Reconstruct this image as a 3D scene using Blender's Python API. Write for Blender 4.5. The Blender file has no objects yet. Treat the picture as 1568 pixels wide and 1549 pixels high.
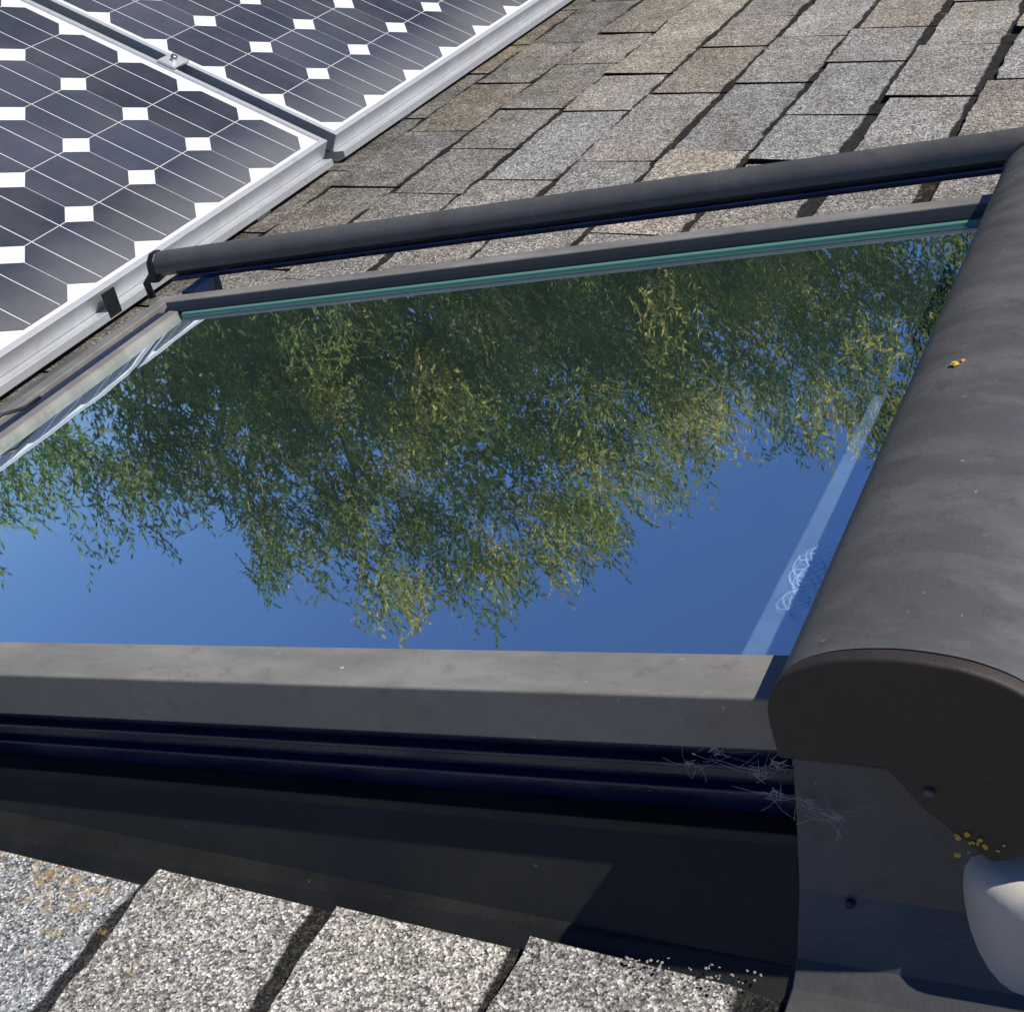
import bpy, math, random
import numpy as np
from mathutils import Matrix, Vector
random.seed(7); rng=np.random.default_rng(7)
C=bpy.context; D=bpy.data
sc=C.scene
sc.view_settings.view_transform='Standard'; sc.view_settings.look='None'; sc.view_settings.exposure=0
PITCH=math.radians(14); cp,sp=math.cos(PITCH),math.sin(PITCH)
M=Matrix(((cp,0,-sp,0),(0,1,0,0),(sp,0,cp,4.2),(0,0,0,1)))   # roof space -> world
def zp(x): return .187+.073*x          # top of skylight sash above the roof
def zb(x): return .0737+.06*(x+.234)   # foot of the skylight curb

# ---------- materials ----------
def mat(name,col=(.5,.5,.5),rough=.5,metal=0,spec=.5):
    m=D.materials.new(name); m.use_nodes=True
    b=m.node_tree.nodes['Principled BSDF']
    b.inputs['Base Color'].default_value=(*col,1); b.inputs['Roughness'].default_value=rough
    b.inputs['Metallic'].default_value=metal; b.inputs['Specular IOR Level'].default_value=spec
    return m
def N(m,t,**k):
    n=m.node_tree.nodes.new(t)
    for a,v in k.items(): setattr(n,a,v)
    return n
def L(m,a,b): m.node_tree.links.new(a,b)
def noise(m,co,scale,detail=4,rough=.6):
    n=N(m,'ShaderNodeTexNoise'); n.inputs['Scale'].default_value=scale; n.inputs['Detail'].default_value=detail
    n.inputs['Roughness'].default_value=rough; L(m,co,n.inputs['Vector']); return n.outputs['Fac']
def stretch(m,co,s):
    n=N(m,'ShaderNodeMapping'); n.inputs['Scale'].default_value=s; L(m,co,n.inputs['Vector']); return n.outputs[0]
def ramp(m,fac,stops):
    r=N(m,'ShaderNodeValToRGB'); e=r.color_ramp.elements
    while len(e)<len(stops): e.new(.5)
    for i,(p,c) in enumerate(stops):
        e[i].position=p; e[i].color=(*c,1) if len(c)==3 else c
    L(m,fac,r.inputs['Fac']); return r.outputs['Color']
def mix(m,f,a,b,mode='MIX'):
    n=N(m,'ShaderNodeMix',data_type='RGBA',blend_type=mode)
    for i,v in ((0,f),(6,a),(7,b)):
        if hasattr(v,'links'): L(m,v,n.inputs[i])
        elif i==0: n.inputs[0].default_value=v
        else: n.inputs[i].default_value=(*v,1)
    return n.outputs[2]
def weather(m,base,dust,scale=9,lo=.4,hi=.75,speck=True,bump=.15,r0=.35,r1=.7,st=(1,1,1),grime=True):
    b=m.node_tree.nodes['Principled BSDF']; co=N(m,'ShaderNodeTexCoord').outputs['Object']
    n1=noise(m,stretch(m,co,st),scale,8,.65); f=ramp(m,n1,[(lo,(0,0,0)),(hi,(1,1,1))])
    c=mix(m,f,base,dust)
    if grime:
        g=noise(m,co,55,6,.75); c=mix(m,ramp(m,g,[(.3,(.55,.55,.55)),(.46,(0,0,0))]),c,tuple(x*.62 for x in base))
    if speck:
        n2=noise(m,co,140,2); f2=ramp(m,n2,[(.725,(0,0,0)),(.78,(.7,.7,.7))])
        c=mix(m,f2,c,tuple(min(1,x*2+.03) for x in dust))
    L(m,c,b.inputs['Base Color'])
    mr=N(m,'ShaderNodeMapRange'); L(m,f,mr.inputs[0]); mr.inputs[3].default_value=r0; mr.inputs[4].default_value=r1
    L(m,mr.outputs[0],b.inputs['Roughness'])
    bp=N(m,'ShaderNodeBump'); bp.inputs['Strength'].default_value=bump; bp.inputs['Distance'].default_value=.001
    L(m,noise(m,co,300,2),bp.inputs['Height']); L(m,bp.outputs[0],b.inputs['Normal'])
    return m
m_frame=weather(mat('grey_painted_aluminium'),(.20,.19,.172),(.30,.29,.262),scale=14,st=(.6,2,1))
m_rail=weather(mat('rail_paint'),(.085,.084,.083),(.13,.127,.123),scale=10,r0=.2,r1=.36,speck=False)
m_box=weather(mat('shutter_box_paint'),(.088,.086,.084),(.145,.142,.136),scale=12,bump=.35,st=(1,2.2,1),r0=.36,r1=.6)
m_cap=weather(mat('end_cap_plastic'),(.026,.019,.016),(.05,.038,.032),speck=False,bump=.3,r0=.5,r1=.75)
m_flash=weather(mat('dark_flashing'),(.007,.0072,.006),(.016,.016,.013),scale=7,r0=.5,r1=.75,bump=.3)
m_flash2=weather(mat('grey_flashing'),(.065,.065,.064),(.14,.137,.13),scale=8,bump=.3)
m_curb=weather(mat('glossy_curb'),(.002,.010,.042),(.008,.022,.07),scale=12,r0=.18,r1=.4)
m_rub=mat('rubber_gasket',(.010,.014,.016),.4)
m_alu=weather(mat('aluminium',metal=.5),(.66,.68,.70),(.54,.54,.54),scale=12,speck=False,bump=.05,r0=.4,r1=.55)
m_steel=mat('steel',(.6,.6,.6),.35,1)
m_cream=weather(mat('cream_plastic'),(.54,.50,.44),(.62,.57,.50),speck=False,r0=.45,r1=.6,grime=False)
m_grit=mat('pale_grit',(.28,.26,.23),.9)
m_white=mat('white_lining',(.78,.80,.76),.6)
m_room=mat('room_paint',(.66,.68,.66),.8)
m_dark=mat('room_floor',(.40,.42,.42),.9)
m_lichen=mat('yellow_lichen',(.60,.38,.04),.9)
m_deck=mat('asphalt_core',(.018,.016,.015),.95,0,.2)
m_wall=weather(mat('house_wall_render'),(.5,.46,.4),(.42,.39,.34),scale=2,speck=False)
m_web=mat('cobweb_silk',(.6,.6,.6),.7)
def film(name,a):
    m=D.materials.new(name); m.use_nodes=True; nt=m.node_tree; nt.nodes.clear()
    o=N(m,'ShaderNodeOutputMaterial'); mx=N(m,'ShaderNodeMixShader'); t=N(m,'ShaderNodeBsdfTransparent'); d=N(m,'ShaderNodeBsdfDiffuse'); d.inputs[0].default_value=(.45,.66,.95,1)
    co=N(m,'ShaderNodeTexCoord').outputs['Object']
    L(m,ramp(m,noise(m,co,30,6,.7),[(.25,(a*.5,)*3),(.75,(a*1.4,)*3)]),mx.inputs[0]); L(m,t.outputs[0],mx.inputs[1]); L(m,d.outputs[0],mx.inputs[2]); L(m,mx.outputs[0],o.inputs[0]); return m
m_film=film('pale_light_film',.10); m_film2=film('chalk_film',.28)

m_back=weather(mat('pv_backsheet'),(.78,.79,.80),(.66,.66,.64),scale=20,speck=False,bump=0,r0=.25,r1=.4,grime=False)
m_cell=mat('pv_cell',(.03,.035,.05),.3)
def cellmat():
    m=m_cell; b=m.node_tree.nodes['Principled BSDF']; co=N(m,'ShaderNodeTexCoord').outputs['Object']
    w=N(m,'ShaderNodeTexWave',wave_type='BANDS',bands_direction='Y'); w.inputs['Scale'].default_value=62
    L(m,co,w.inputs['Vector'])
    at=N(m,'ShaderNodeAttribute',attribute_name='tint').outputs['Color']
    c=mix(m,ramp(m,w.outputs['Fac'],[(.0,(0,0,0)),(1,(1,1,1))]),(.030,.034,.048),(.066,.071,.088))
    c=mix(m,1,c,at,'MULTIPLY')
    dust=noise(m,co,5,8,.7)
    sx=N(m,'ShaderNodeSeparateXYZ'); L(m,co,sx.inputs[0])
    mr=N(m,'ShaderNodeMapRange'); L(m,sx.outputs[0],mr.inputs[0]); mr.inputs[1].default_value=-1.54; mr.inputs[2].default_value=-1.44; mr.inputs[3].default_value=0; mr.inputs[4].default_value=.55
    ad=N(m,'ShaderNodeMath',operation='MULTIPLY_ADD'); L(m,dust,ad.inputs[0]); ad.inputs[1].default_value=.6; L(m,mr.outputs[0],ad.inputs[2])
    fd=ramp(m,ad.outputs[0],[(.22,(0,0,0)),(.9,(.65,.65,.65))])
    c=mix(m,fd,c,(.24,.24,.24)); L(m,c,b.inputs['Base Color'])
    b.inputs['Roughness'].default_value=.22
cellmat()

def shingle_mat():
    m=mat('asphalt_shingle',rough=.92,spec=.25); b=m.node_tree.nodes['Principled BSDF']
    co=N(m,'ShaderNodeTexCoord').outputs['Object']
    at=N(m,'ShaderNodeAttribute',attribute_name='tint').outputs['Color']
    v=N(m,'ShaderNodeTexVoronoi',feature='F1'); v.inputs['Scale'].default_value=620; L(m,co,v.inputs['Vector'])
    sv=N(m,'ShaderNodeSeparateColor'); L(m,v.outputs['Color'],sv.inputs[0])
    gran=ramp(m,sv.outputs[0],[(0,(.18,.18,.19)),(.25,(.46,.46,.47)),(.6,(.92,.92,.92)),(.85,(1.35,1.35,1.33)),(1,(2.1,2.1,2.1))])
    v2=N(m,'ShaderNodeTexVoronoi',feature='F1'); v2.inputs['Scale'].default_value=240; L(m,co,v2.inputs['Vector'])
    sv2=N(m,'ShaderNodeSeparateColor'); L(m,v2.outputs['Color'],sv2.inputs[0])
    g2=ramp(m,sv2.outputs[1],[(0,(.58,.58,.58)),(.5,(1,1,1)),(1,(1.3,1.29,1.27))])
    n1=noise(m,co,11,7,.7); fn=ramp(m,n1,[(.35,(0,0,0)),(.65,(1,1,1))])
    c=mix(m,fn,(.41,.41,.405),(.34,.33,.31))
    sx=N(m,'ShaderNodeSeparateXYZ'); L(m,co,sx.inputs[0])
    my=N(m,'ShaderNodeMapRange'); L(m,sx.outputs[1],my.inputs[0]); my.inputs[1].default_value=.9; my.inputs[2].default_value=1.8
    c=mix(m,my.outputs[0],c,mix(m,fn,(.385,.37,.345),(.27,.25,.22)))
    mr=N(m,'ShaderNodeMapRange'); L(m,sx.outputs[0],mr.inputs[0]); mr.inputs[1].default_value=-.95; mr.inputs[2].default_value=-1.5; mr.inputs[3].default_value=0; mr.inputs[4].default_value=1
    n3=noise(m,co,14,5,.7)
    mm=N(m,'ShaderNodeMath',operation='MULTIPLY'); L(m,mr.outputs[0],mm.inputs[0]); L(m,n3,mm.inputs[1])
    c=mix(m,ramp(m,mm.outputs[0],[(.08,(0,0,0)),(.55,(.9,.9,.9))]),c,(.10,.085,.06))
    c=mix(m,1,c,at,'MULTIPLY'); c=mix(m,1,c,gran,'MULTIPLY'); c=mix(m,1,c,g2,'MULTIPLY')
    st=noise(m,stretch(m,co,(1,.35,1)),30,5,.75); c=mix(m,ramp(m,st,[(.3,(.45,.45,.45)),(.5,(0,0,0))]),c,mix(m,1,c,(.5,.48,.45),'MULTIPLY'))
    n4=noise(m,co,90,4,.7); n5=noise(m,co,3,2)
    m4=N(m,'ShaderNodeMath',operation='MULTIPLY'); L(m,n4,m4.inputs[0]); L(m,n5,m4.inputs[1])
    c=mix(m,ramp(m,m4.outputs[0],[(.36,(0,0,0)),(.42,(.6,.6,.6))]),c,(.42,.28,.10))
    L(m,c,b.inputs['Base Color'])
    bp=N(m,'ShaderNodeBump'); bp.inputs['Strength'].default_value=.8; bp.inputs['Distance'].default_value=.0012
    L(m,v.outputs['Distance'],bp.inputs['Height']); 
    bp2=N(m,'ShaderNodeBump'); bp2.inputs['Strength'].default_value=.7; bp2.inputs['Distance'].default_value=.005
    L(m,noise(m,co,50,4),bp2.inputs['Height']); L(m,bp.outputs[0],bp2.inputs['Normal']); L(m,bp2.outputs[0],b.inputs['Normal'])
    return m
m_sh=shingle_mat()

def glass_mat():
    m=D.materials.new('tinted_glazing'); m.use_nodes=True; nt=m.node_tree; nt.nodes.clear()
    o=N(m,'ShaderNodeOutputMaterial'); mx=N(m,'ShaderNodeMixShader')
    fr=N(m,'ShaderNodeFresnel'); fr.inputs['IOR'].default_value=3.1
    t=N(m,'ShaderNodeBsdfTransparent'); t.inputs['Color'].default_value=(.60,1,.80,1)
    g=N(m,'ShaderNodeBsdfGlossy'); g.inputs['Roughness'].default_value=.011; g.inputs['Color'].default_value=(.88,.97,1,1)
    L(m,fr.outputs[0],mx.inputs[0]); L(m,t.outputs[0],mx.inputs[1]); L(m,g.outputs[0],mx.inputs[2])
    df=N(m,'ShaderNodeBsdfDiffuse'); df.inputs['Color'].default_value=(.36,.62,.52,1)
    co=N(m,'ShaderNodeTexCoord').outputs['Object']
    f=ramp(m,noise(m,stretch(m,co,(1,.6,1)),4,7,.7),[(.3,(.018,.018,.018)),(.8,(.045,.045,.045))])
    m2=N(m,'ShaderNodeMixShader'); L(m,f,m2.inputs[0]); L(m,mx.outputs[0],m2.inputs[1]); L(m,df.outputs[0],m2.inputs[2])
    bp=N(m,'ShaderNodeBump'); bp.inputs['Strength'].default_value=.05; bp.inputs['Distance'].default_value=.002
    L(m,noise(m,co,9,1),bp.inputs['Height']); L(m,bp.outputs[0],g.inputs['Normal'])
    L(m,m2.outputs[0],o.inputs[0]); return m
m_glass=glass_mat()

# ---------- mesh helpers ----------
def empty(name):
    e=D.objects.new(name,None); sc.collection.objects.link(e); e.matrix_world=M; e.empty_display_size=.1; return e
def mesh(name,vs,fs,mt,parent=None,bevel=0,smooth=False,world=False,recalc=True):
    me=D.meshes.new(name); me.from_pydata([tuple(v) for v in vs],[],fs); me.update()
    ob=D.objects.new(name,me); sc.collection.objects.link(ob); me.materials.append(mt)
    if parent: ob.parent=parent
    elif not world: ob.matrix_world=M
    import bmesh
    if recalc:
        bm=bmesh.new(); bm.from_mesh(me); bmesh.ops.recalc_face_normals(bm,faces=bm.faces); bm.to_mesh(me); bm.free()
    if smooth:
        for p in me.polygons: p.use_smooth=True
    if bevel:
        b=ob.modifiers.new('b','BEVEL'); b.width=bevel; b.segments=3; b.limit_method='ANGLE'; b.angle_limit=math.radians(35)
    return ob
def loft(name,A,B,mt,parent,bevel=0,smooth=False):
    n=len(A); vs=list(A)+list(B); fs=[tuple(range(n)),tuple(range(2*n-1,n-1,-1))]
    fs+=[(i,(i+1)%n,n+(i+1)%n,n+i) for i in range(n)]
    return mesh(name,vs,fs,mt,parent,bevel,smooth)
def alongx(name,prof,x0,x1,mt,parent,bevel=0,f=zp):
    return loft(name,[(x0,y,z+f(x0)) for y,z in prof],[(x1,y,z+f(x1)) for y,z in prof],mt,parent,bevel)
def alongy(name,prof,y0,y1,mt,parent,bevel=0,smooth=False):
    return loft(name,[(x,y0,z) for x,z in prof],[(x,y1,z) for x,z in prof],mt,parent,bevel,smooth)
def boxm(name,x0,x1,y0,y1,z0,z1,mt,parent,bevel=0):
    return alongy(name,[(x0,z0),(x1,z0),(x1,z1),(x0,z1)],y0,y1,mt,parent,bevel)
def tube(name,pts,rad,mt,parent=None,seg=8,world=False):
    vs=[];fs=[]
    pts=[Vector(p) for p in pts]
    if not isinstance(rad,(list,tuple)): rad=[rad]*len(pts)
    for i,p in enumerate(pts):
        d=(pts[min(i+1,len(pts)-1)]-pts[max(i-1,0)]).normalized()
        u=d.orthogonal().normalized() if i==0 else (u-d*u.dot(d)).normalized()
        w=d.cross(u)
        for k in range(seg):
            a=2*math.pi*k/seg; vs.append(p+(u*math.cos(a)+w*math.sin(a))*rad[i])
    for i in range(len(pts)-1):
        for k in range(seg):
            fs.append((i*seg+k,i*seg+(k+1)%seg,(i+1)*seg+(k+1)%seg,(i+1)*seg+k))
    fs.append(tuple(range(seg))); fs.append(tuple(range(len(vs)-1,len(vs)-1-seg,-1)))
    return mesh(name,vs,fs,mt,parent,smooth=True,world=world)
def blob(name,c,r,mt,parent,sq=(1,1,.5)):
    import bmesh
    bm=bmesh.new(); bmesh.ops.create_icosphere(bm,subdivisions=2,radius=r)
    for v in bm.verts:
        k=1+random.uniform(-.4,.4); v.co=Vector((v.co.x*sq[0]*k+c[0],v.co.y*sq[1]*k+c[1],v.co.z*sq[2]*k+c[2]))
    me=D.meshes.new(name); bm.to_mesh(me); bm.free(); me.materials.append(mt)
    o=D.objects.new(name,me); sc.collection.objects.link(o); o.parent=parent; return o
def soften(o,ang=32):
    o.data.polygons.foreach_set('use_smooth',[len(p.vertices)==4 for p in o.data.polygons])
    md=o.modifiers.new('ns','EDGE_SPLIT'); md.split_angle=math.radians(ang)

# ---------- house + shingle roof ----------
house=empty('shingled_house')
X0,X1,Y0,Y1=-2.5,2.6,-1.6,5.2
hx0,hx1,hy0,hy1=-1.2,-.12,.63,1.385
zd=-.004
vs=[(X0,Y0,zd),(X1,Y0,zd),(X1,Y1,zd),(X0,Y1,zd),(hx0,hy0,zd),(hx1,hy0,zd),(hx1,hy1,zd),(hx0,hy1,zd)]
mesh('roof_deck',vs,[(0,1,5,4),(1,2,6,5),(2,3,7,6),(3,0,4,7)],m_deck,house)
Mi=M.inverted()
def w2r(p): return Mi@Vector(p)
e0=M@Vector((X0,0,zd)); r0=M@Vector((X1,0,zd)); ex2=2*r0.x-e0.x
m_far=mat('far_slope_shingles',(.3,.29,.27),.9)
mesh('far_slope',[w2r((r0.x,Y0,r0.z)),w2r((r0.x,Y1,r0.z)),w2r((ex2,Y1,e0.z)),w2r((ex2,Y0,e0.z))],[(0,1,2,3)],m_far,house)
a=e0.x+.3; b_=ex2-.3; zt=e0.z+.3*sp/cp-.03
for nm,yy in (('gable_wall_near',Y0+.25),('gable_wall_far',Y1-.25)):
    mesh(nm,[w2r(p) for p in ((a,yy,0),(b_,yy,0),(b_,yy,zt),(r0.x,yy,r0.z-.03),(a,yy,zt))],[(0,1,2,3,4)],m_wall,house)
for nm,xx in (('eaves_wall',a),('rear_wall',b_)):
    mesh(nm,[w2r(p) for p in ((xx,Y0+.25,0),(xx,Y1-.25,0),(xx,Y1-.25,zt),(xx,Y0+.25,zt))],[(0,1,2,3)],m_wall,house)
boxm('fascia',X0-.02,X0+.0,Y0,Y1,-.16,-.006,m_cream,house)
VS=[];FS=[];TI=[];MI=[]
def tab(xb,ya,yb,lift,tint,jx):
    n=max(2,int((yb-ya)/.012)); base=len(VS)
    lx=xb+.160
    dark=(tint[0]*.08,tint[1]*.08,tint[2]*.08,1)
    ph=random.uniform(0,6); j=0;js=0
    # butt-edge shadow painted into the tint as a dark band, wider on far tabs
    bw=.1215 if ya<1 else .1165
    for i in range(n+1):
        y=ya+(yb-ya)*i/n
        j=j*.6+random.gauss(0,.0011); js=js*.6+random.gauss(0,.0016)
        ej=(random.gauss(0,.0012) if i in(0,n) else 0)
        z1=.0150+lift+random.gauss(0,.0004)+.0012*math.sin(ph+i*.25)
        def zz(x): return z1+(.004-z1)*(x-xb)/(lx-xb)
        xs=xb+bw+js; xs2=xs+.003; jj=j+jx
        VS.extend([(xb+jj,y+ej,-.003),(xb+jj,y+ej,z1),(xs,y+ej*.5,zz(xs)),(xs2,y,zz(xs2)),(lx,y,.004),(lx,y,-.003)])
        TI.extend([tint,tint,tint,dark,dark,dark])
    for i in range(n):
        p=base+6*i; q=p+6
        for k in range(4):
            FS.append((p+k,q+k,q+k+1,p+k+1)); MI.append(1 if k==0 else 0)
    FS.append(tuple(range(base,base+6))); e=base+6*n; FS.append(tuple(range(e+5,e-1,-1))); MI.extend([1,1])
xb=-.378-.1417*15; ci=0
while xb<X1-.05:
    y=Y0-random.uniform(0,.3)+(.1525 if ci%2 else 0)
    while y<Y1:
        wd=.28*random.choice([.75,1,1,1.2])
        g=random.uniform(.005,.009); a_,b2=y+g/2,y+wd-g/2
        k=random.uniform(.82,1.13); wm=random.uniform(-.05,.08)
        tint=(k*(1+wm),k*(1+.2*wm),k*(1-wm),1)
        lift=abs(random.gauss(0,.0018)); jx=random.gauss(0,.0035)
        segs=[(max(a_,Y0),min(b2,Y1))]
        if xb>-1.30 and xb<-.02:
            segs=[]
            lo=.566+random.uniform(-.005,.004) if xb<-.25 else .535+random.uniform(-.004,.004)
            if a_<lo: segs.append((max(a_,Y0),min(b2,lo)))
            if b2>1.43: segs.append((max(a_,1.43),min(b2,Y1)))
        for s in segs:
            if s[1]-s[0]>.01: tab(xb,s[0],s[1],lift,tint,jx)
        y+=wd
    xb+=.1417; ci+=1
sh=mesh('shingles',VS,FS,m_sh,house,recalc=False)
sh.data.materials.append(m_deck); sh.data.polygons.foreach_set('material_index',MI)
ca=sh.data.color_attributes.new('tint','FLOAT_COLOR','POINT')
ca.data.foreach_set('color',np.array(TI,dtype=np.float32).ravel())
import bmesh
bm=bmesh.new()
for i in range(90):
    xx=random.uniform(-.32,-.12); yy=random.gauss(.562,.004) if xx<-.24 else random.gauss(.536,.005); r=random.uniform(.0004,.0012)
    mt_=Matrix.Translation((xx,yy,.0165+r*.3))@Matrix.Rotation(random.uniform(0,6),4,'Z')@Matrix.Diagonal((r*random.uniform(.8,1.8),r,r*.6,1))
    bmesh.ops.create_icosphere(bm,subdivisions=1,radius=1,matrix=mt_)
me=D.meshes.new('flashing_grit'); bm.to_mesh(me); bm.free(); me.materials.append(m_grit)
o=D.objects.new('flashing_grit',me); sc.collection.objects.link(o); o.parent=house

# ---------- skylight ----------
sk=empty('roof_skylight')
XL,XR=-1.22,-.16
alongx('sash_cover_near',[(.62,0),(.661,0),(.661,-.02),(.655,-.036),(.62,-.036)],XL,XR,m_frame,sk,.002)
alongx('gasket_near',[(.661,-.004),(.666,-.006),(.666,-.02),(.661,-.02)],-1.16,XR,m_rub,sk)
x0,x1=XL,XR+.1
loft('curb_near',[(x0,.633,zp(x0)-.036),(x0,.66,zp(x0)-.036),(x0,.66,-.02),(x0,.633,-.02)],
     [(x1,.633,zp(x1)-.036),(x1,.66,zp(x1)-.036),(x1,.66,-.02),(x1,.633,-.02)],m_curb,sk,.001)
for k,(fr_,t_) in enumerate(((.30,.004),(.62,.003))):
    def fz(x): 
        a_=zp(x)-.036; return a_+(zb(x)-a_)*fr_
    alongx('curb_rib_%d'%k,[(.633,-.003),(.633,.003),(.626+k*.001,.0015),(.626+k*.001,-.0015)],x0,x1,m_curb,sk,.0008,fz)
def fprof(x): 
    z=zb(x); return [(x,.6325,z+.004),(x,.618,z+.003),(x,.616,z-.003),(x,.578,z*.22),(x,.560,.004),(x,.545,.001),(x,.545,-.002),(x,.6325,-.002)]
loft('flashing_near',fprof(-1.24),fprof(-.21),m_flash,sk,.0008)
def hprof(x):
    return [(x,.628,.135),(x,.619,.132),(x,.613,.10),(x,.600,.055),(x,.580,.022),(x,.565,.0135),(x,.53,.0125),(x,.53,.009),(x,.628,.0)]
loft('flashing_head',hprof(-.224),hprof(.02),m_flash2,sk,.0015)
# far sash
alongx('sash_cover_far',[(1.366,-.036),(1.366,0),(1.387,0),(1.387,-.036)],XL,XR,m_frame,sk,.002)
alongx('sash_inner_far',[(1.345,-.036),(1.345,-.006),(1.352,-.003),(1.3658,-.002),(1.3658,-.036)],-1.19,XR,m_rub,sk,.001)
m_green=mat('green_glass_edge',(.10,.24,.19),.25)
alongx('glass_edge_bead',[(1.3405,-.02),(1.3405,-.0085),(1.3447,-.0075),(1.3447,-.02)],-1.16,XR,m_green,sk,.0005)
alongx('spacer_bar_far',[(1.318,-.026),(1.318,-.016),(1.332,-.016),(1.332,-.026)],-1.15,XR,m_alu,sk)
loft('curb_far',[(x0,1.358,zp(x0)-.036),(x0,1.372,zp(x0)-.036),(x0,1.372,-.02),(x0,1.358,-.02)],
     [(x1,1.358,zp(x1)-.036),(x1,1.372,zp(x1)-.036),(x1,1.372,-.02),(x1,1.358,-.02)],m_curb,sk,.001)
loft('flashing_far',[(-1.24,1.372,.03),(-1.24,1.435,.002),(-1.24,1.435,-.002),(-1.24,1.372,-.002)],
     [(0,1.372,.04),(0,1.435,.002),(0,1.435,-.002),(0,1.372,-.002)],m_flash,sk)
za,zc=zp(-1.22),zp(-1.16)
alongy('sash_cover_bottom',[(-1.222,za-.036),(-1.222,za-.001),(-1.198,zp(-1.198)+.001),(-1.198,za-.036)],.625,1.365,m_frame,sk,.0015)
alongy('sash_step',[(-1.1975,za-.03),(-1.1975,za-.003),(-1.176,zp(-1.176)-.006),(-1.176,za-.03)],.662,1.344,m_curb,sk,.001)
alongy('sash_glazing_bead',[(-1.1755,za-.03),(-1.1755,zp(-1.176)-.002),(-1.163,zp(-1.163)-.004),(-1.163,za-.03)],.662,1.340,m_frame,sk,.001)
zs=zp(-1.15)
alongy('spacer_bar_bottom',[(-1.150,zs-.026),(-1.150,zs-.016),(-1.136,zs-.015),(-1.136,zs-.025)],.67,1.316,m_white,sk)
boxm('curb_bottom',-1.21,-1.175,.633,1.357,-.02,za-.034,m_curb,sk)
loft('flashing_bottom',[(-1.21,.56,.04),(-1.30,.56,.004),(-1.42,.56,.011),(-1.42,.56,.006),(-1.21,.56,.0)],
     [(-1.21,1.43,.04),(-1.30,1.43,.004),(-1.42,1.43,.011),(-1.42,1.43,.006),(-1.21,1.43,.0)],m_flash2,sk,.001)
tube('drain_wire',[(-1.19,1.02,za+.004),(-1.185,1.05,za+.012),(-1.18,1.08,za+.005),(-1.186,1.11,za+.002)],.002,m_rub,sk)
gz=-.011
xg0,xg1=-1.17,-.14
mesh('glass_pane',[(xg0,.655,zp(xg0)+gz),(xg1,.655,zp(xg1)+gz),(xg1,1.36,zp(xg1)+gz),(xg0,1.36,zp(xg0)+gz)],[(0,1,2,3)],m_glass,sk)
def wallq(name,p,q,zt,zbm,mt,off=(0,0)):
    mesh(name,[(p[0],p[1],zt(p[0])),(q[0],q[1],zt(q[0])),(q[0]+off[0],q[1]+off[1],zbm),(p[0]+off[0],p[1]+off[1],zbm)],[(0,1,2,3)],mt,sk)
zt1=lambda x:zp(x)-.028
wallq('lining_bottom',(-1.155,.668),(-1.155,1.34),zt1,.0,m_white)
wallq('lining_far',(-1.155,1.34),(-.15,1.34),zt1,.0,m_white)
wallq('lining_near',(-1.155,.668),(-.15,.668),zt1,.0,m_white)
wallq('lining_head',(-.15,.668),(-.15,1.34),zt1,.0,m_white)
z0=lambda x:0.0
for nm,p,q,o in (('shaft_bottom',(-1.19,.64),(-1.19,1.375),(0,0)),('shaft_far',(-1.19,1.375),(-.12,1.375),(0,0)),('shaft_near',(-1.19,.64),(-.12,.64),(0,0)),('shaft_head',(-.12,.64),(-.12,1.375),(0,0))):
    wallq(nm,p,q,z0,-.45,m_room,o)
mesh('shaft_floor',[(-1.3,.5,-.45),(0,.5,-.45),(0,1.5,-.45),(-1.3,1.5,-.45)],[(0,1,2,3)],m_dark,sk)
for nm,a4 in (('sh_lip1',(-1.19,-1.155,.64,1.375)),('sh_lip2',(-.15,-.12,.64,1.375))):
    mesh(nm,[(a4[0],a4[2],0),(a4[1],a4[2],0),(a4[1],a4[3],0),(a4[0],a4[3],0)],[(0,1,2,3)],m_white,sk)
def onglass(pts,h): return [(x,y,zp(x)+gz+h) for x,y in pts]
mesh('pale_light_strip',onglass([(-.265,.667),(-.251,.667),(-.249,1.0),(-.259,1.0)],.0008),[(0,1,2,3)],m_film,sk)  # pale strip of light in the glazing, painted as a thin film on the pane
c_=[]
for i in range(260):
    t=i/259
    c_.append((-.245+.0095*math.sin(t*74)+.004*math.sin(t*23),.716+.070*t+.012*math.cos(t*74+.8*math.sin(t*17))))
V=[];F=[]
for i,p in enumerate(c_):
    q=c_[min(i+1,259)]; r_=c_[max(i-1,0)]; d=Vector((q[0]-r_[0],q[1]-r_[1])).normalized(); n_=Vector((-d.y,d.x))*.0006
    V+=onglass([(p[0]+n_.x,p[1]+n_.y),(p[0]-n_.x,p[1]-n_.y)],.0012+i*2e-6)
    if i: F.append((2*i-2,2*i-1,2*i+1,2*i))
mesh('chalk_scribble',V,F,m_film2,sk,recalc=False)

# ---------- roller shutter ----------
rs=empty('roller_shutter_box')
top=[(-.222,.150),(-.2245,.176),(-.222,.190),(-.215,.201),(-.203,.2095),(-.186,.2155),(-.165,.2185),(-.145,.2185),(-.122,.215),(-.102,.207),(-.088,.195),(-.079,.178),(-.076,.15)]
bot=[(-.082,.112),(-.118,.097),(-.149,.126),(-.167,.151)]
def cr(P,k=4):
    out=[]
    for i in range(len(P)-1):
        p0,p1,p2,p3=[Vector(P[max(0,min(len(P)-1,j))]) for j in (i-1,i,i+1,i+2)]
        for s in range(k):
            t=s/k; out.append(tuple(.5*((2*p1)+(-p0+p2)*t+(2*p0-5*p1+4*p2-p3)*t*t+(-p0+3*p1-3*p2+p3)*t**3)))
    return out+[P[-1]]
top=cr(top)
o=alongy('shutter_cover',top+bot,.607,1.40,m_box,rs); soften(o)
cx,cz=-.15,.16
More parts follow.
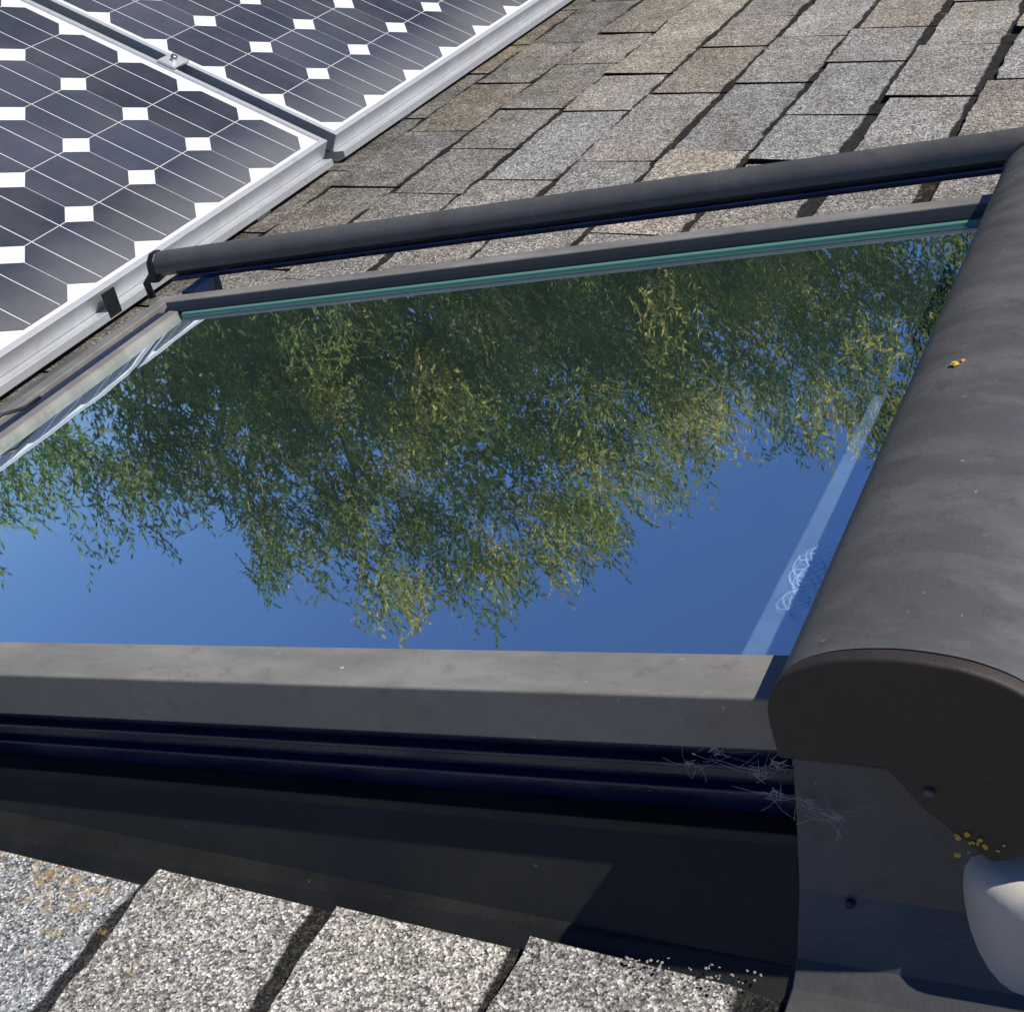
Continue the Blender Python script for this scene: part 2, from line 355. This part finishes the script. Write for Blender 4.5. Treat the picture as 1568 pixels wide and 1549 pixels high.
def infl(pr,k): return [(cx+(x-cx)*k,cz+(z-cz)*k) for x,z in pr]
for nm,ya,yb in (('end_cap_near',.596,.606),('end_cap_far',1.401,1.415)):
    o=alongy(nm,infl(top+bot,1.014),ya,yb,m_cap,rs)
    md=o.modifiers.new('b','BEVEL'); md.width=.002; md.segments=3; md.angle_limit=math.radians(50)
    soften(o)
blob('lichen_patch',(-.185,.93,.217),.0028,m_lichen,rs)
blob('lichen_patch',(-.181,.935,.217),.0015,m_lichen,rs)
for i in range(12):
    blob('lichen_patch',(-.126+random.gauss(0,.007),.5955,.107+random.gauss(0,.004)),random.uniform(.0005,.0018),m_lichen,rs,(1,.4,1))
tube('cap_screw',[(-.146,.5965,.139),(-.146,.5940,.139)],.003,m_rail,rs,12)
tube('flashing_screw',[(-.195,.600,.05),(-.195,.596,.053)],.0028,m_rub,rs,12)
# far guide rail
gr=empty('shutter_guide_rail')
rp_=cr([(1.436,.014),(1.4375,.026),(1.444,.034),(1.452,.037),(1.460,.035),(1.465,.028),(1.466,.018),(1.463,.010)],3)+[(1.455,.008),(1.442,.008)]
o=alongx('rail_tube',rp_,-1.262,-.21,m_rail,gr); soften(o,35)
alongx('rail_lip',[(1.432,.002),(1.432,.0075),(1.45,.0075),(1.45,.002)],-1.235,-.21,m_curb,gr,.001)
xe=-1.262
alongx('rail_end',[(1.433,.004),(1.437,.029),(1.447,.038),(1.46,.038),(1.468,.027),(1.468,.004),(1.44,.001)],xe-.012,xe,m_rub,gr,.003)
tube('rail_hook',[(xe-.006,1.44,zp(xe)+.014),(xe-.018,1.435,zp(xe)+.002),(xe-.012,1.43,zp(xe)-.016)],.005,m_rub,gr)
boxm('rail_bracket',-1.19,-1.172,1.388,1.445,zp(-1.19)-.02,zp(-1.19)+.003,m_curb,gr,.001)
boxm('bracket_plate',-1.235,-1.15,1.389,1.42,zp(-1.2)-.02,zp(-1.2)-.014,m_frame,gr,.001)

# ---------- solar panels ----------
TH=math.radians(29); ct,st=math.cos(TH),math.sin(TH)
XP,ZP=-1.428,.060
def pp(b,y,h): return (XP-b*ct+h*st, y, ZP+b*st+h*ct)
PB,PA=.120,.1555
def pbox(name,b0,b1,y0,y1,h0,h1,mt,parent,bevel=0):
    P=[pp(b0,0,h0),pp(b1,0,h0),pp(b1,0,h1),pp(b0,0,h1)]
    return alongy(name,[(p[0],p[2]) for p in P],y0,y1,mt,parent,bevel)
def panel(yA,yB,corner0):
    e=empty('solar_panel')
    W=.018+6*PB+.018
    t=.034
    pbox('frame_right',0,.010,yA,yB,-t,0,m_alu,e,.001)
    pbox('frame_left',W-.010,W,yA,yB,-t,0,m_alu,e,.001)
    pbox('frame_near',.010,W-.010,yA,yA+.010,-t,-.0003,m_alu,e,.001)
    pbox('frame_far',.010,W-.010,yB-.010,yB,-t,-.0003,m_alu,e,.001)
    pbox('backsheet',.010,W-.010,yA+.010,yB-.010,-.008,-.004,m_back,e)
    vs=[];fs=[];bs=[];bf=[];tt=[]
    ny=int(round((yB-yA-.05)/PA))
    for j in range(ny):
        for i in range(6):
            b0=.018+i*PB; y0=corner0+j*PA
            g=.0008; ca_,cb=.205*PA,.205*PB
            pts=[(b0+cb,y0+g),(b0+PB-cb,y0+g),(b0+PB-g,y0+ca_),(b0+PB-g,y0+PA-ca_),(b0+PB-cb,y0+PA-g),(b0+cb,y0+PA-g),(b0+g,y0+PA-ca_),(b0+g,y0+ca_)]
            k=len(vs); vs+=[pp(b,y,-.0035) for b,y in pts]; fs.append(tuple(range(k,k+8)))
            q=random.uniform(.75,1.25); tt+=[(q,q,q*random.uniform(.95,1.1),1)]*8
        for f_ in (.30,.70):
            y=corner0+(j+f_)*PA; k=len(bs)
            bs+=[pp(.020,y-.0008,-.003),pp(.016+6*PB,y-.0008,-.003),pp(.016+6*PB,y+.0008,-.003),pp(.020,y+.0008,-.003)]
            bf.append((k,k+1,k+2,k+3))
    oc=mesh('cells',vs,fs,m_cell,e); mesh('busbars',bs,bf,m_back,e)
    ca=oc.data.color_attributes.new('tint','FLOAT_COLOR','POINT'); ca.data.foreach_set('color',np.array(tt,dtype=np.float32).ravel())
    return e
y_end=2.115; n=10
p1=panel(y_end-n*PA-.025,2.14,y_end-n*PA)
p2=panel(2.17,2.193+n*PA+.025,2.193)
rk=empty('panel_mounting_rack')
rp=[(-1.431,.030),(-1.425,.030),(-1.425,.018),(-1.44,.012),(-1.475,.012),(-1.475,.030)]
alongy('rail_edge',rp,.55,2.135,m_alu,rk,.001)
alongy('rail_edge_far',rp,2.175,3.77,m_alu,rk,.001)
for i,y in enumerate((.8,1.9,2.4,3.5)):
    pbox('cross_rail_%d'%i,.03,.74,y,y+.04,-.075,-.0345,m_alu,rk,.001)
    q=pp(.70,y,-.075); boxm('rear_leg_%d'%i,q[0]-.015,q[0]+.015,y+.002,y+.038,-.002,q[2]+.004,m_alu,rk,.001)
    boxm('foot_%d'%i,-1.462,-1.434,y,y+.04,.004,.03,m_alu,rk,.001)
pbox('mid_clamp',.30,.335,2.132,2.178,0.0005,.005,m_alu,rk,.001)
tube('clamp_bolt',[pp(.317,2.155,.004),pp(.317,2.155,.013)],.006,m_steel,rk,6)
boxm('frame_joint_cap',-1.4275,-1.4245,1.505,1.532,.020,.056,m_rub,rk,.0005)

# ---------- cream vent cover ----------
def rbox():
    e=empty('cream_vent_cover')
    x0_,x1_,y0_,y1_=-.137,.05,.580,.76
    r=.035; pts=[]
    for (cx_,cy_,a0) in ((x0_+r,y0_+r,180),(x1_-r,y0_+r,270),(x1_-r,y1_-r,0),(x0_+r,y1_-r,90)):
        for k in range(9):
            a_=math.radians(a0+k*90/8); pts.append((cx_+r*math.cos(a_),cy_+r*math.sin(a_)))
    cxm,cym=(x0_+x1_)/2,(y0_+y1_)/2
    rings=[(1.0,.010),(1.0,.070),(.985,.080),(.95,.086),(.88,.090),(.6,.091)]
    V=[];F=[]; n_=len(pts)
    for s,z in rings:
        V+=[(cxm+(x-cxm)*s,cym+(y-cym)*s,z) for x,y in pts]
    for i in range(len(rings)-1):
        for k in range(n_): F.append((i*n_+k,i*n_+(k+1)%n_,(i+1)*n_+(k+1)%n_,(i+1)*n_+k))
    F.append(tuple(range((len(rings)-1)*n_,len(rings)*n_)))
    mesh('cover_shell',V,F,m_cream,e,smooth=True)
rbox()

# cobwebs
cw=empty('cobweb')
hubs=[(-.268,.622,.128),(-.245,.62,.118),(-.236,.618,.106),(-.215,.610,.11),(-.232,.618,.128),(-.285,.622,.118),(-.200,.607,.105)]
for h in hubs:
    hub=Vector(h)
    for i in range(9):
        an=random.uniform(0,6.28); ln=random.uniform(.006,.028)
        b2=hub+Vector((math.cos(an)*ln,random.uniform(-.008,.004),math.sin(an)*ln*.7))
        st_=hub+Vector((random.gauss(0,.004),0,random.gauss(0,.003)))
        tube('strand',[st_,(st_+b2)/2+Vector((random.gauss(0,.0015),0,-.0015)),b2],.0001,m_web,cw,3)
    for i in range(5):
        tube('dust_tuft',[hub+Vector((random.gauss(0,.003),0,random.gauss(0,.0025))) for _ in range(4)],.0002,m_web,cw,3)

# ---------- trees ----------
def foliage_mat():
    m=D.materials.new('foliage'); m.use_nodes=True; nt=m.node_tree; nt.nodes.clear()
    o=N(m,'ShaderNodeOutputMaterial'); at=N(m,'ShaderNodeAttribute',attribute_name='tint').outputs['Color']
    d=N(m,'ShaderNodeBsdfDiffuse'); t=N(m,'ShaderNodeBsdfTranslucent'); L(m,at,d.inputs[0]); L(m,at,t.inputs[0])
    s=N(m,'ShaderNodeMixShader'); s.inputs[0].default_value=.4; L(m,d.outputs[0],s.inputs[1]); L(m,t.outputs[0],s.inputs[2])
    L(m,s.outputs[0],o.inputs[0]); return m
m_fol=foliage_mat(); m_bark=weather(mat('bark'),(.05,.045,.03),(.08,.07,.05),scale=12,speck=False)
CAM=Vector((.14,0,3.9))
def pol(b,e,d):
    b,e=math.radians(b),math.radians(e)
    return CAM+Vector((-math.sin(b)*math.cos(e),math.cos(b)*math.cos(e),math.sin(e)))*d
def leafmesh(P,DR,T,e,lmin,lmax,wmin,wmax,cols,name='leaves'):
    n_=len(P); ln=rng.uniform(lmin,lmax,n_)[:,None]; w=rng.uniform(wmin,wmax,n_)[:,None]
    rv=rng.normal(size=(n_,3)); sd=np.cross(DR,rv); sd/=np.linalg.norm(sd,axis=1)[:,None]
    V=np.stack([P,P+DR*ln*.45+sd*w,P+DR*ln,P+DR*ln*.45-sd*w],1).reshape(-1,3).astype(np.float32)
    me=D.meshes.new(name); me.vertices.add(4*n_); me.vertices.foreach_set('co',V.ravel())
    me.loops.add(4*n_); me.loops.foreach_set('vertex_index',np.arange(4*n_,dtype=np.int32))
    me.polygons.add(n_); me.polygons.foreach_set('loop_start',np.arange(0,4*n_,4,dtype=np.int32)); me.polygons.foreach_set('loop_total',np.full(n_,4,dtype=np.int32))
    me.update(calc_edges=True); me.validate()
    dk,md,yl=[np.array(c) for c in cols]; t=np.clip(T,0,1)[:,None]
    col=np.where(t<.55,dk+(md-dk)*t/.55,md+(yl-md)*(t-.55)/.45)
    col=np.concatenate([col,np.ones((n_,1))],1); col=np.repeat(col,4,0).astype(np.float32)
    a_=me.color_attributes.new('tint','FLOAT_COLOR','POINT'); a_.data.foreach_set('color',col.ravel())
    me.materials.append(m_fol); ob=D.objects.new(name,me); sc.collection.objects.link(ob); ob.parent=e
    print(name,n_)
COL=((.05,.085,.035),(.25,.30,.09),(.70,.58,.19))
def tree(base,lobes,nl,cols=COL):
    e=D.objects.new('leafy_tree',None); sc.collection.objects.link(e)
    base=Vector(base)
    cen=sum((pol(*l[:3]) for l in lobes),Vector())/len(lobes)
    tr=[base+(Vector((cen.x,cen.y,cen.z))-base)*t+Vector((math.sin(t*5)*.12,math.cos(t*4)*.1,0)) for t in (0,.2,.4,.6,.8,1)]
    tube('trunk',tr,[.18,.15,.12,.08,.05,.025],m_bark,e,8,True)
    P=[];T=[];DR=[]
    for li,l in enumerate(lobes):
        c=pol(*l[:3]); r=l[3]
        s=tr[min(4,1+li%4)]
        mid=(s+c)/2+Vector((0,0,.25)); tube('limb_%d'%li,[s,mid,c],[.035,.022,.008],m_bark,e,5,True)
        nc=int(34*r*r)+9
        v=rng.normal(size=(nc,3)); v/=np.linalg.norm(v,axis=1)[:,None]
        rad=r*rng.uniform(.1,1.0,nc)**.55*rng.uniform(.8,1.12,nc)
        cc=np.array(c)+v*rad[:,None]
        # sunlit side painted into the tint: clumps facing up and sunward are yellower
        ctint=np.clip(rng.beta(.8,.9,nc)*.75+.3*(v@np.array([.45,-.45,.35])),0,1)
        per=int(nl*r*r/1.3/nc)
        for k in range(nc):
            nt_=max(4,per//12)
            tp=cc[k]+rng.normal(size=(nt_,3))*np.array([.115,.115,.11])
            td=rng.normal(size=(nt_,3))*.42+v[k]*.3+np.array([0,0,.8]); td/=np.linalg.norm(td,axis=1)[:,None]
            for q in range(12):
                pos=tp+td*(q*.028-.12)
                ld=td*.8+rng.normal(size=(nt_,3))*.42; ld/=np.linalg.norm(ld,axis=1)[:,None]
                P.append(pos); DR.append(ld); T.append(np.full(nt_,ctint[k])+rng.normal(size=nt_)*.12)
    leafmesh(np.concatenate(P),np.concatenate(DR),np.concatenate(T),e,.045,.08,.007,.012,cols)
def gp(b,d): 
    b=math.radians(b); return (-math.sin(b)*d,math.cos(b)*d,0)
NL=12500
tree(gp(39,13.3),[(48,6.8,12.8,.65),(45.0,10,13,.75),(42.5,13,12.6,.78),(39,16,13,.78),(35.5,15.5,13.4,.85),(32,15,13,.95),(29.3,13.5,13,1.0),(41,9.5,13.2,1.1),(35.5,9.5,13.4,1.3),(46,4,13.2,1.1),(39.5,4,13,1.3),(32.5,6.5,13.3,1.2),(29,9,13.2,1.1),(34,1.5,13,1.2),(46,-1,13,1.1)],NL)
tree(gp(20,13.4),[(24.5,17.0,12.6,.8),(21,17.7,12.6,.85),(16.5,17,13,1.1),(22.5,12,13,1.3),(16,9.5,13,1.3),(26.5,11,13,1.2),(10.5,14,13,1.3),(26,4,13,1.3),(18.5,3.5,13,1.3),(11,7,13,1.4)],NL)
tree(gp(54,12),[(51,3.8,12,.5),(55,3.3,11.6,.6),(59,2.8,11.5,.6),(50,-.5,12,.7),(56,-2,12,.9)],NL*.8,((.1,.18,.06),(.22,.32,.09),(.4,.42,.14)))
ew=D.objects.new('distant_tree_mass',None); sc.collection.objects.link(ew)
P=[];T=[];DR=[]
for k in range(430):
    b=rng.uniform(6,46); env=13 if b<36 else 13-max(0,b-36)*.8
    env+=1.0*math.sin(b*.9)
    el=-8+(env+8)*rng.uniform(0,1)**.8; d=rng.uniform(19,24)
    c=np.array(pol(b,el,d)); n_=230; tt=rng.beta(1.1,1.8)
    P.append(c+rng.normal(size=(n_,3))*.42); v=rng.normal(size=(n_,3))+np.array([0,0,.6]); DR.append(v/np.linalg.norm(v,axis=1)[:,None]); T.append(np.full(n_,tt)+rng.normal(size=n_)*.1)
leafmesh(np.concatenate(P),np.concatenate(DR),np.concatenate(T),ew,.11,.18,.03,.05,((.03,.055,.025),(.08,.11,.04),(.2,.19,.07)),'canopy')
for b in (10,16,23,29,35,41): tube('trunk_%d'%b,[gp(b,21.5),tuple(Vector(gp(b,21.5))+Vector((.2,.1,3.5))),tuple(Vector(gp(b,21.5))+Vector((0,.2,5)))],[.25,.2,.08],m_bark,ew,7,True)

# ---------- ground ----------
mg=mat('grass_ground',(.06,.09,.03),.95)
co=N(mg,'ShaderNodeTexCoord').outputs['Object']
L(mg,ramp(mg,noise(mg,co,.6,8,.7),[(.3,(.035,.06,.015)),(.7,(.10,.12,.04))]),mg.node_tree.nodes['Principled BSDF'].inputs['Base Color'])
R=900; vs=[(0,0,0)]+[(R*math.cos(i*math.pi/24),R*math.sin(i*math.pi/24),0) for i in range(48)]
g=mesh('grass_ground',vs,[(0,1+i,1+(i+1)%48) for i in range(48)],mg,world=True)

# ---------- light ----------
s_r=Vector((.80,.13,1.0)); s_w=(M.to_3x3()@s_r).normalized()
w=D.worlds.new('World'); sc.world=w; w.use_nodes=True; nt=w.node_tree
sky=nt.nodes.new('ShaderNodeTexSky'); sky.sky_type='NISHITA'; sky.sun_disc=False
sky.sun_elevation=math.asin(s_w.z); sky.sun_rotation=math.atan2(s_w.x,s_w.y); sky.air_density=1.0; sky.dust_density=.0; sky.ozone_density=6; sky.altitude=1200
mu=nt.nodes.new('ShaderNodeMix'); mu.data_type='RGBA'; mu.blend_type='MULTIPLY'; mu.inputs[0].default_value=1; mu.inputs[7].default_value=(.66,.76,1.05,1)
nt.links.new(sky.outputs[0],mu.inputs[6]); nt.links.new(mu.outputs[2],nt.nodes['Background'].inputs[0]); nt.nodes['Background'].inputs[1].default_value=.078
sl=D.lights.new('sun','SUN'); sl.energy=5; sl.angle=math.radians(.5); sl.color=(1,.955,.88)
so=D.objects.new('sun',sl); sc.collection.objects.link(so); so.rotation_euler=(-s_w).to_track_quat('-Z','Y').to_euler(); so.location=(5,3,12)

# ---------- camera ----------
cam=D.cameras.new('camera'); co_=D.objects.new('camera',cam); sc.collection.objects.link(co_); sc.camera=co_
Rr=Vector((.896,.3966,-.2003)).normalized(); F=Vector((-.443,.7645,-.468)).normalized(); Up=Rr.cross(F).normalized(); Rr=F.cross(Up)
m3=Matrix((Rr,Up,-F)).transposed()
co_.matrix_world=M@Matrix.Translation((0,0,.664))@m3.to_4x4()
cam.sensor_width=36; cam.lens=36*2325/1568; cam.clip_start=.01; cam.clip_end=3000
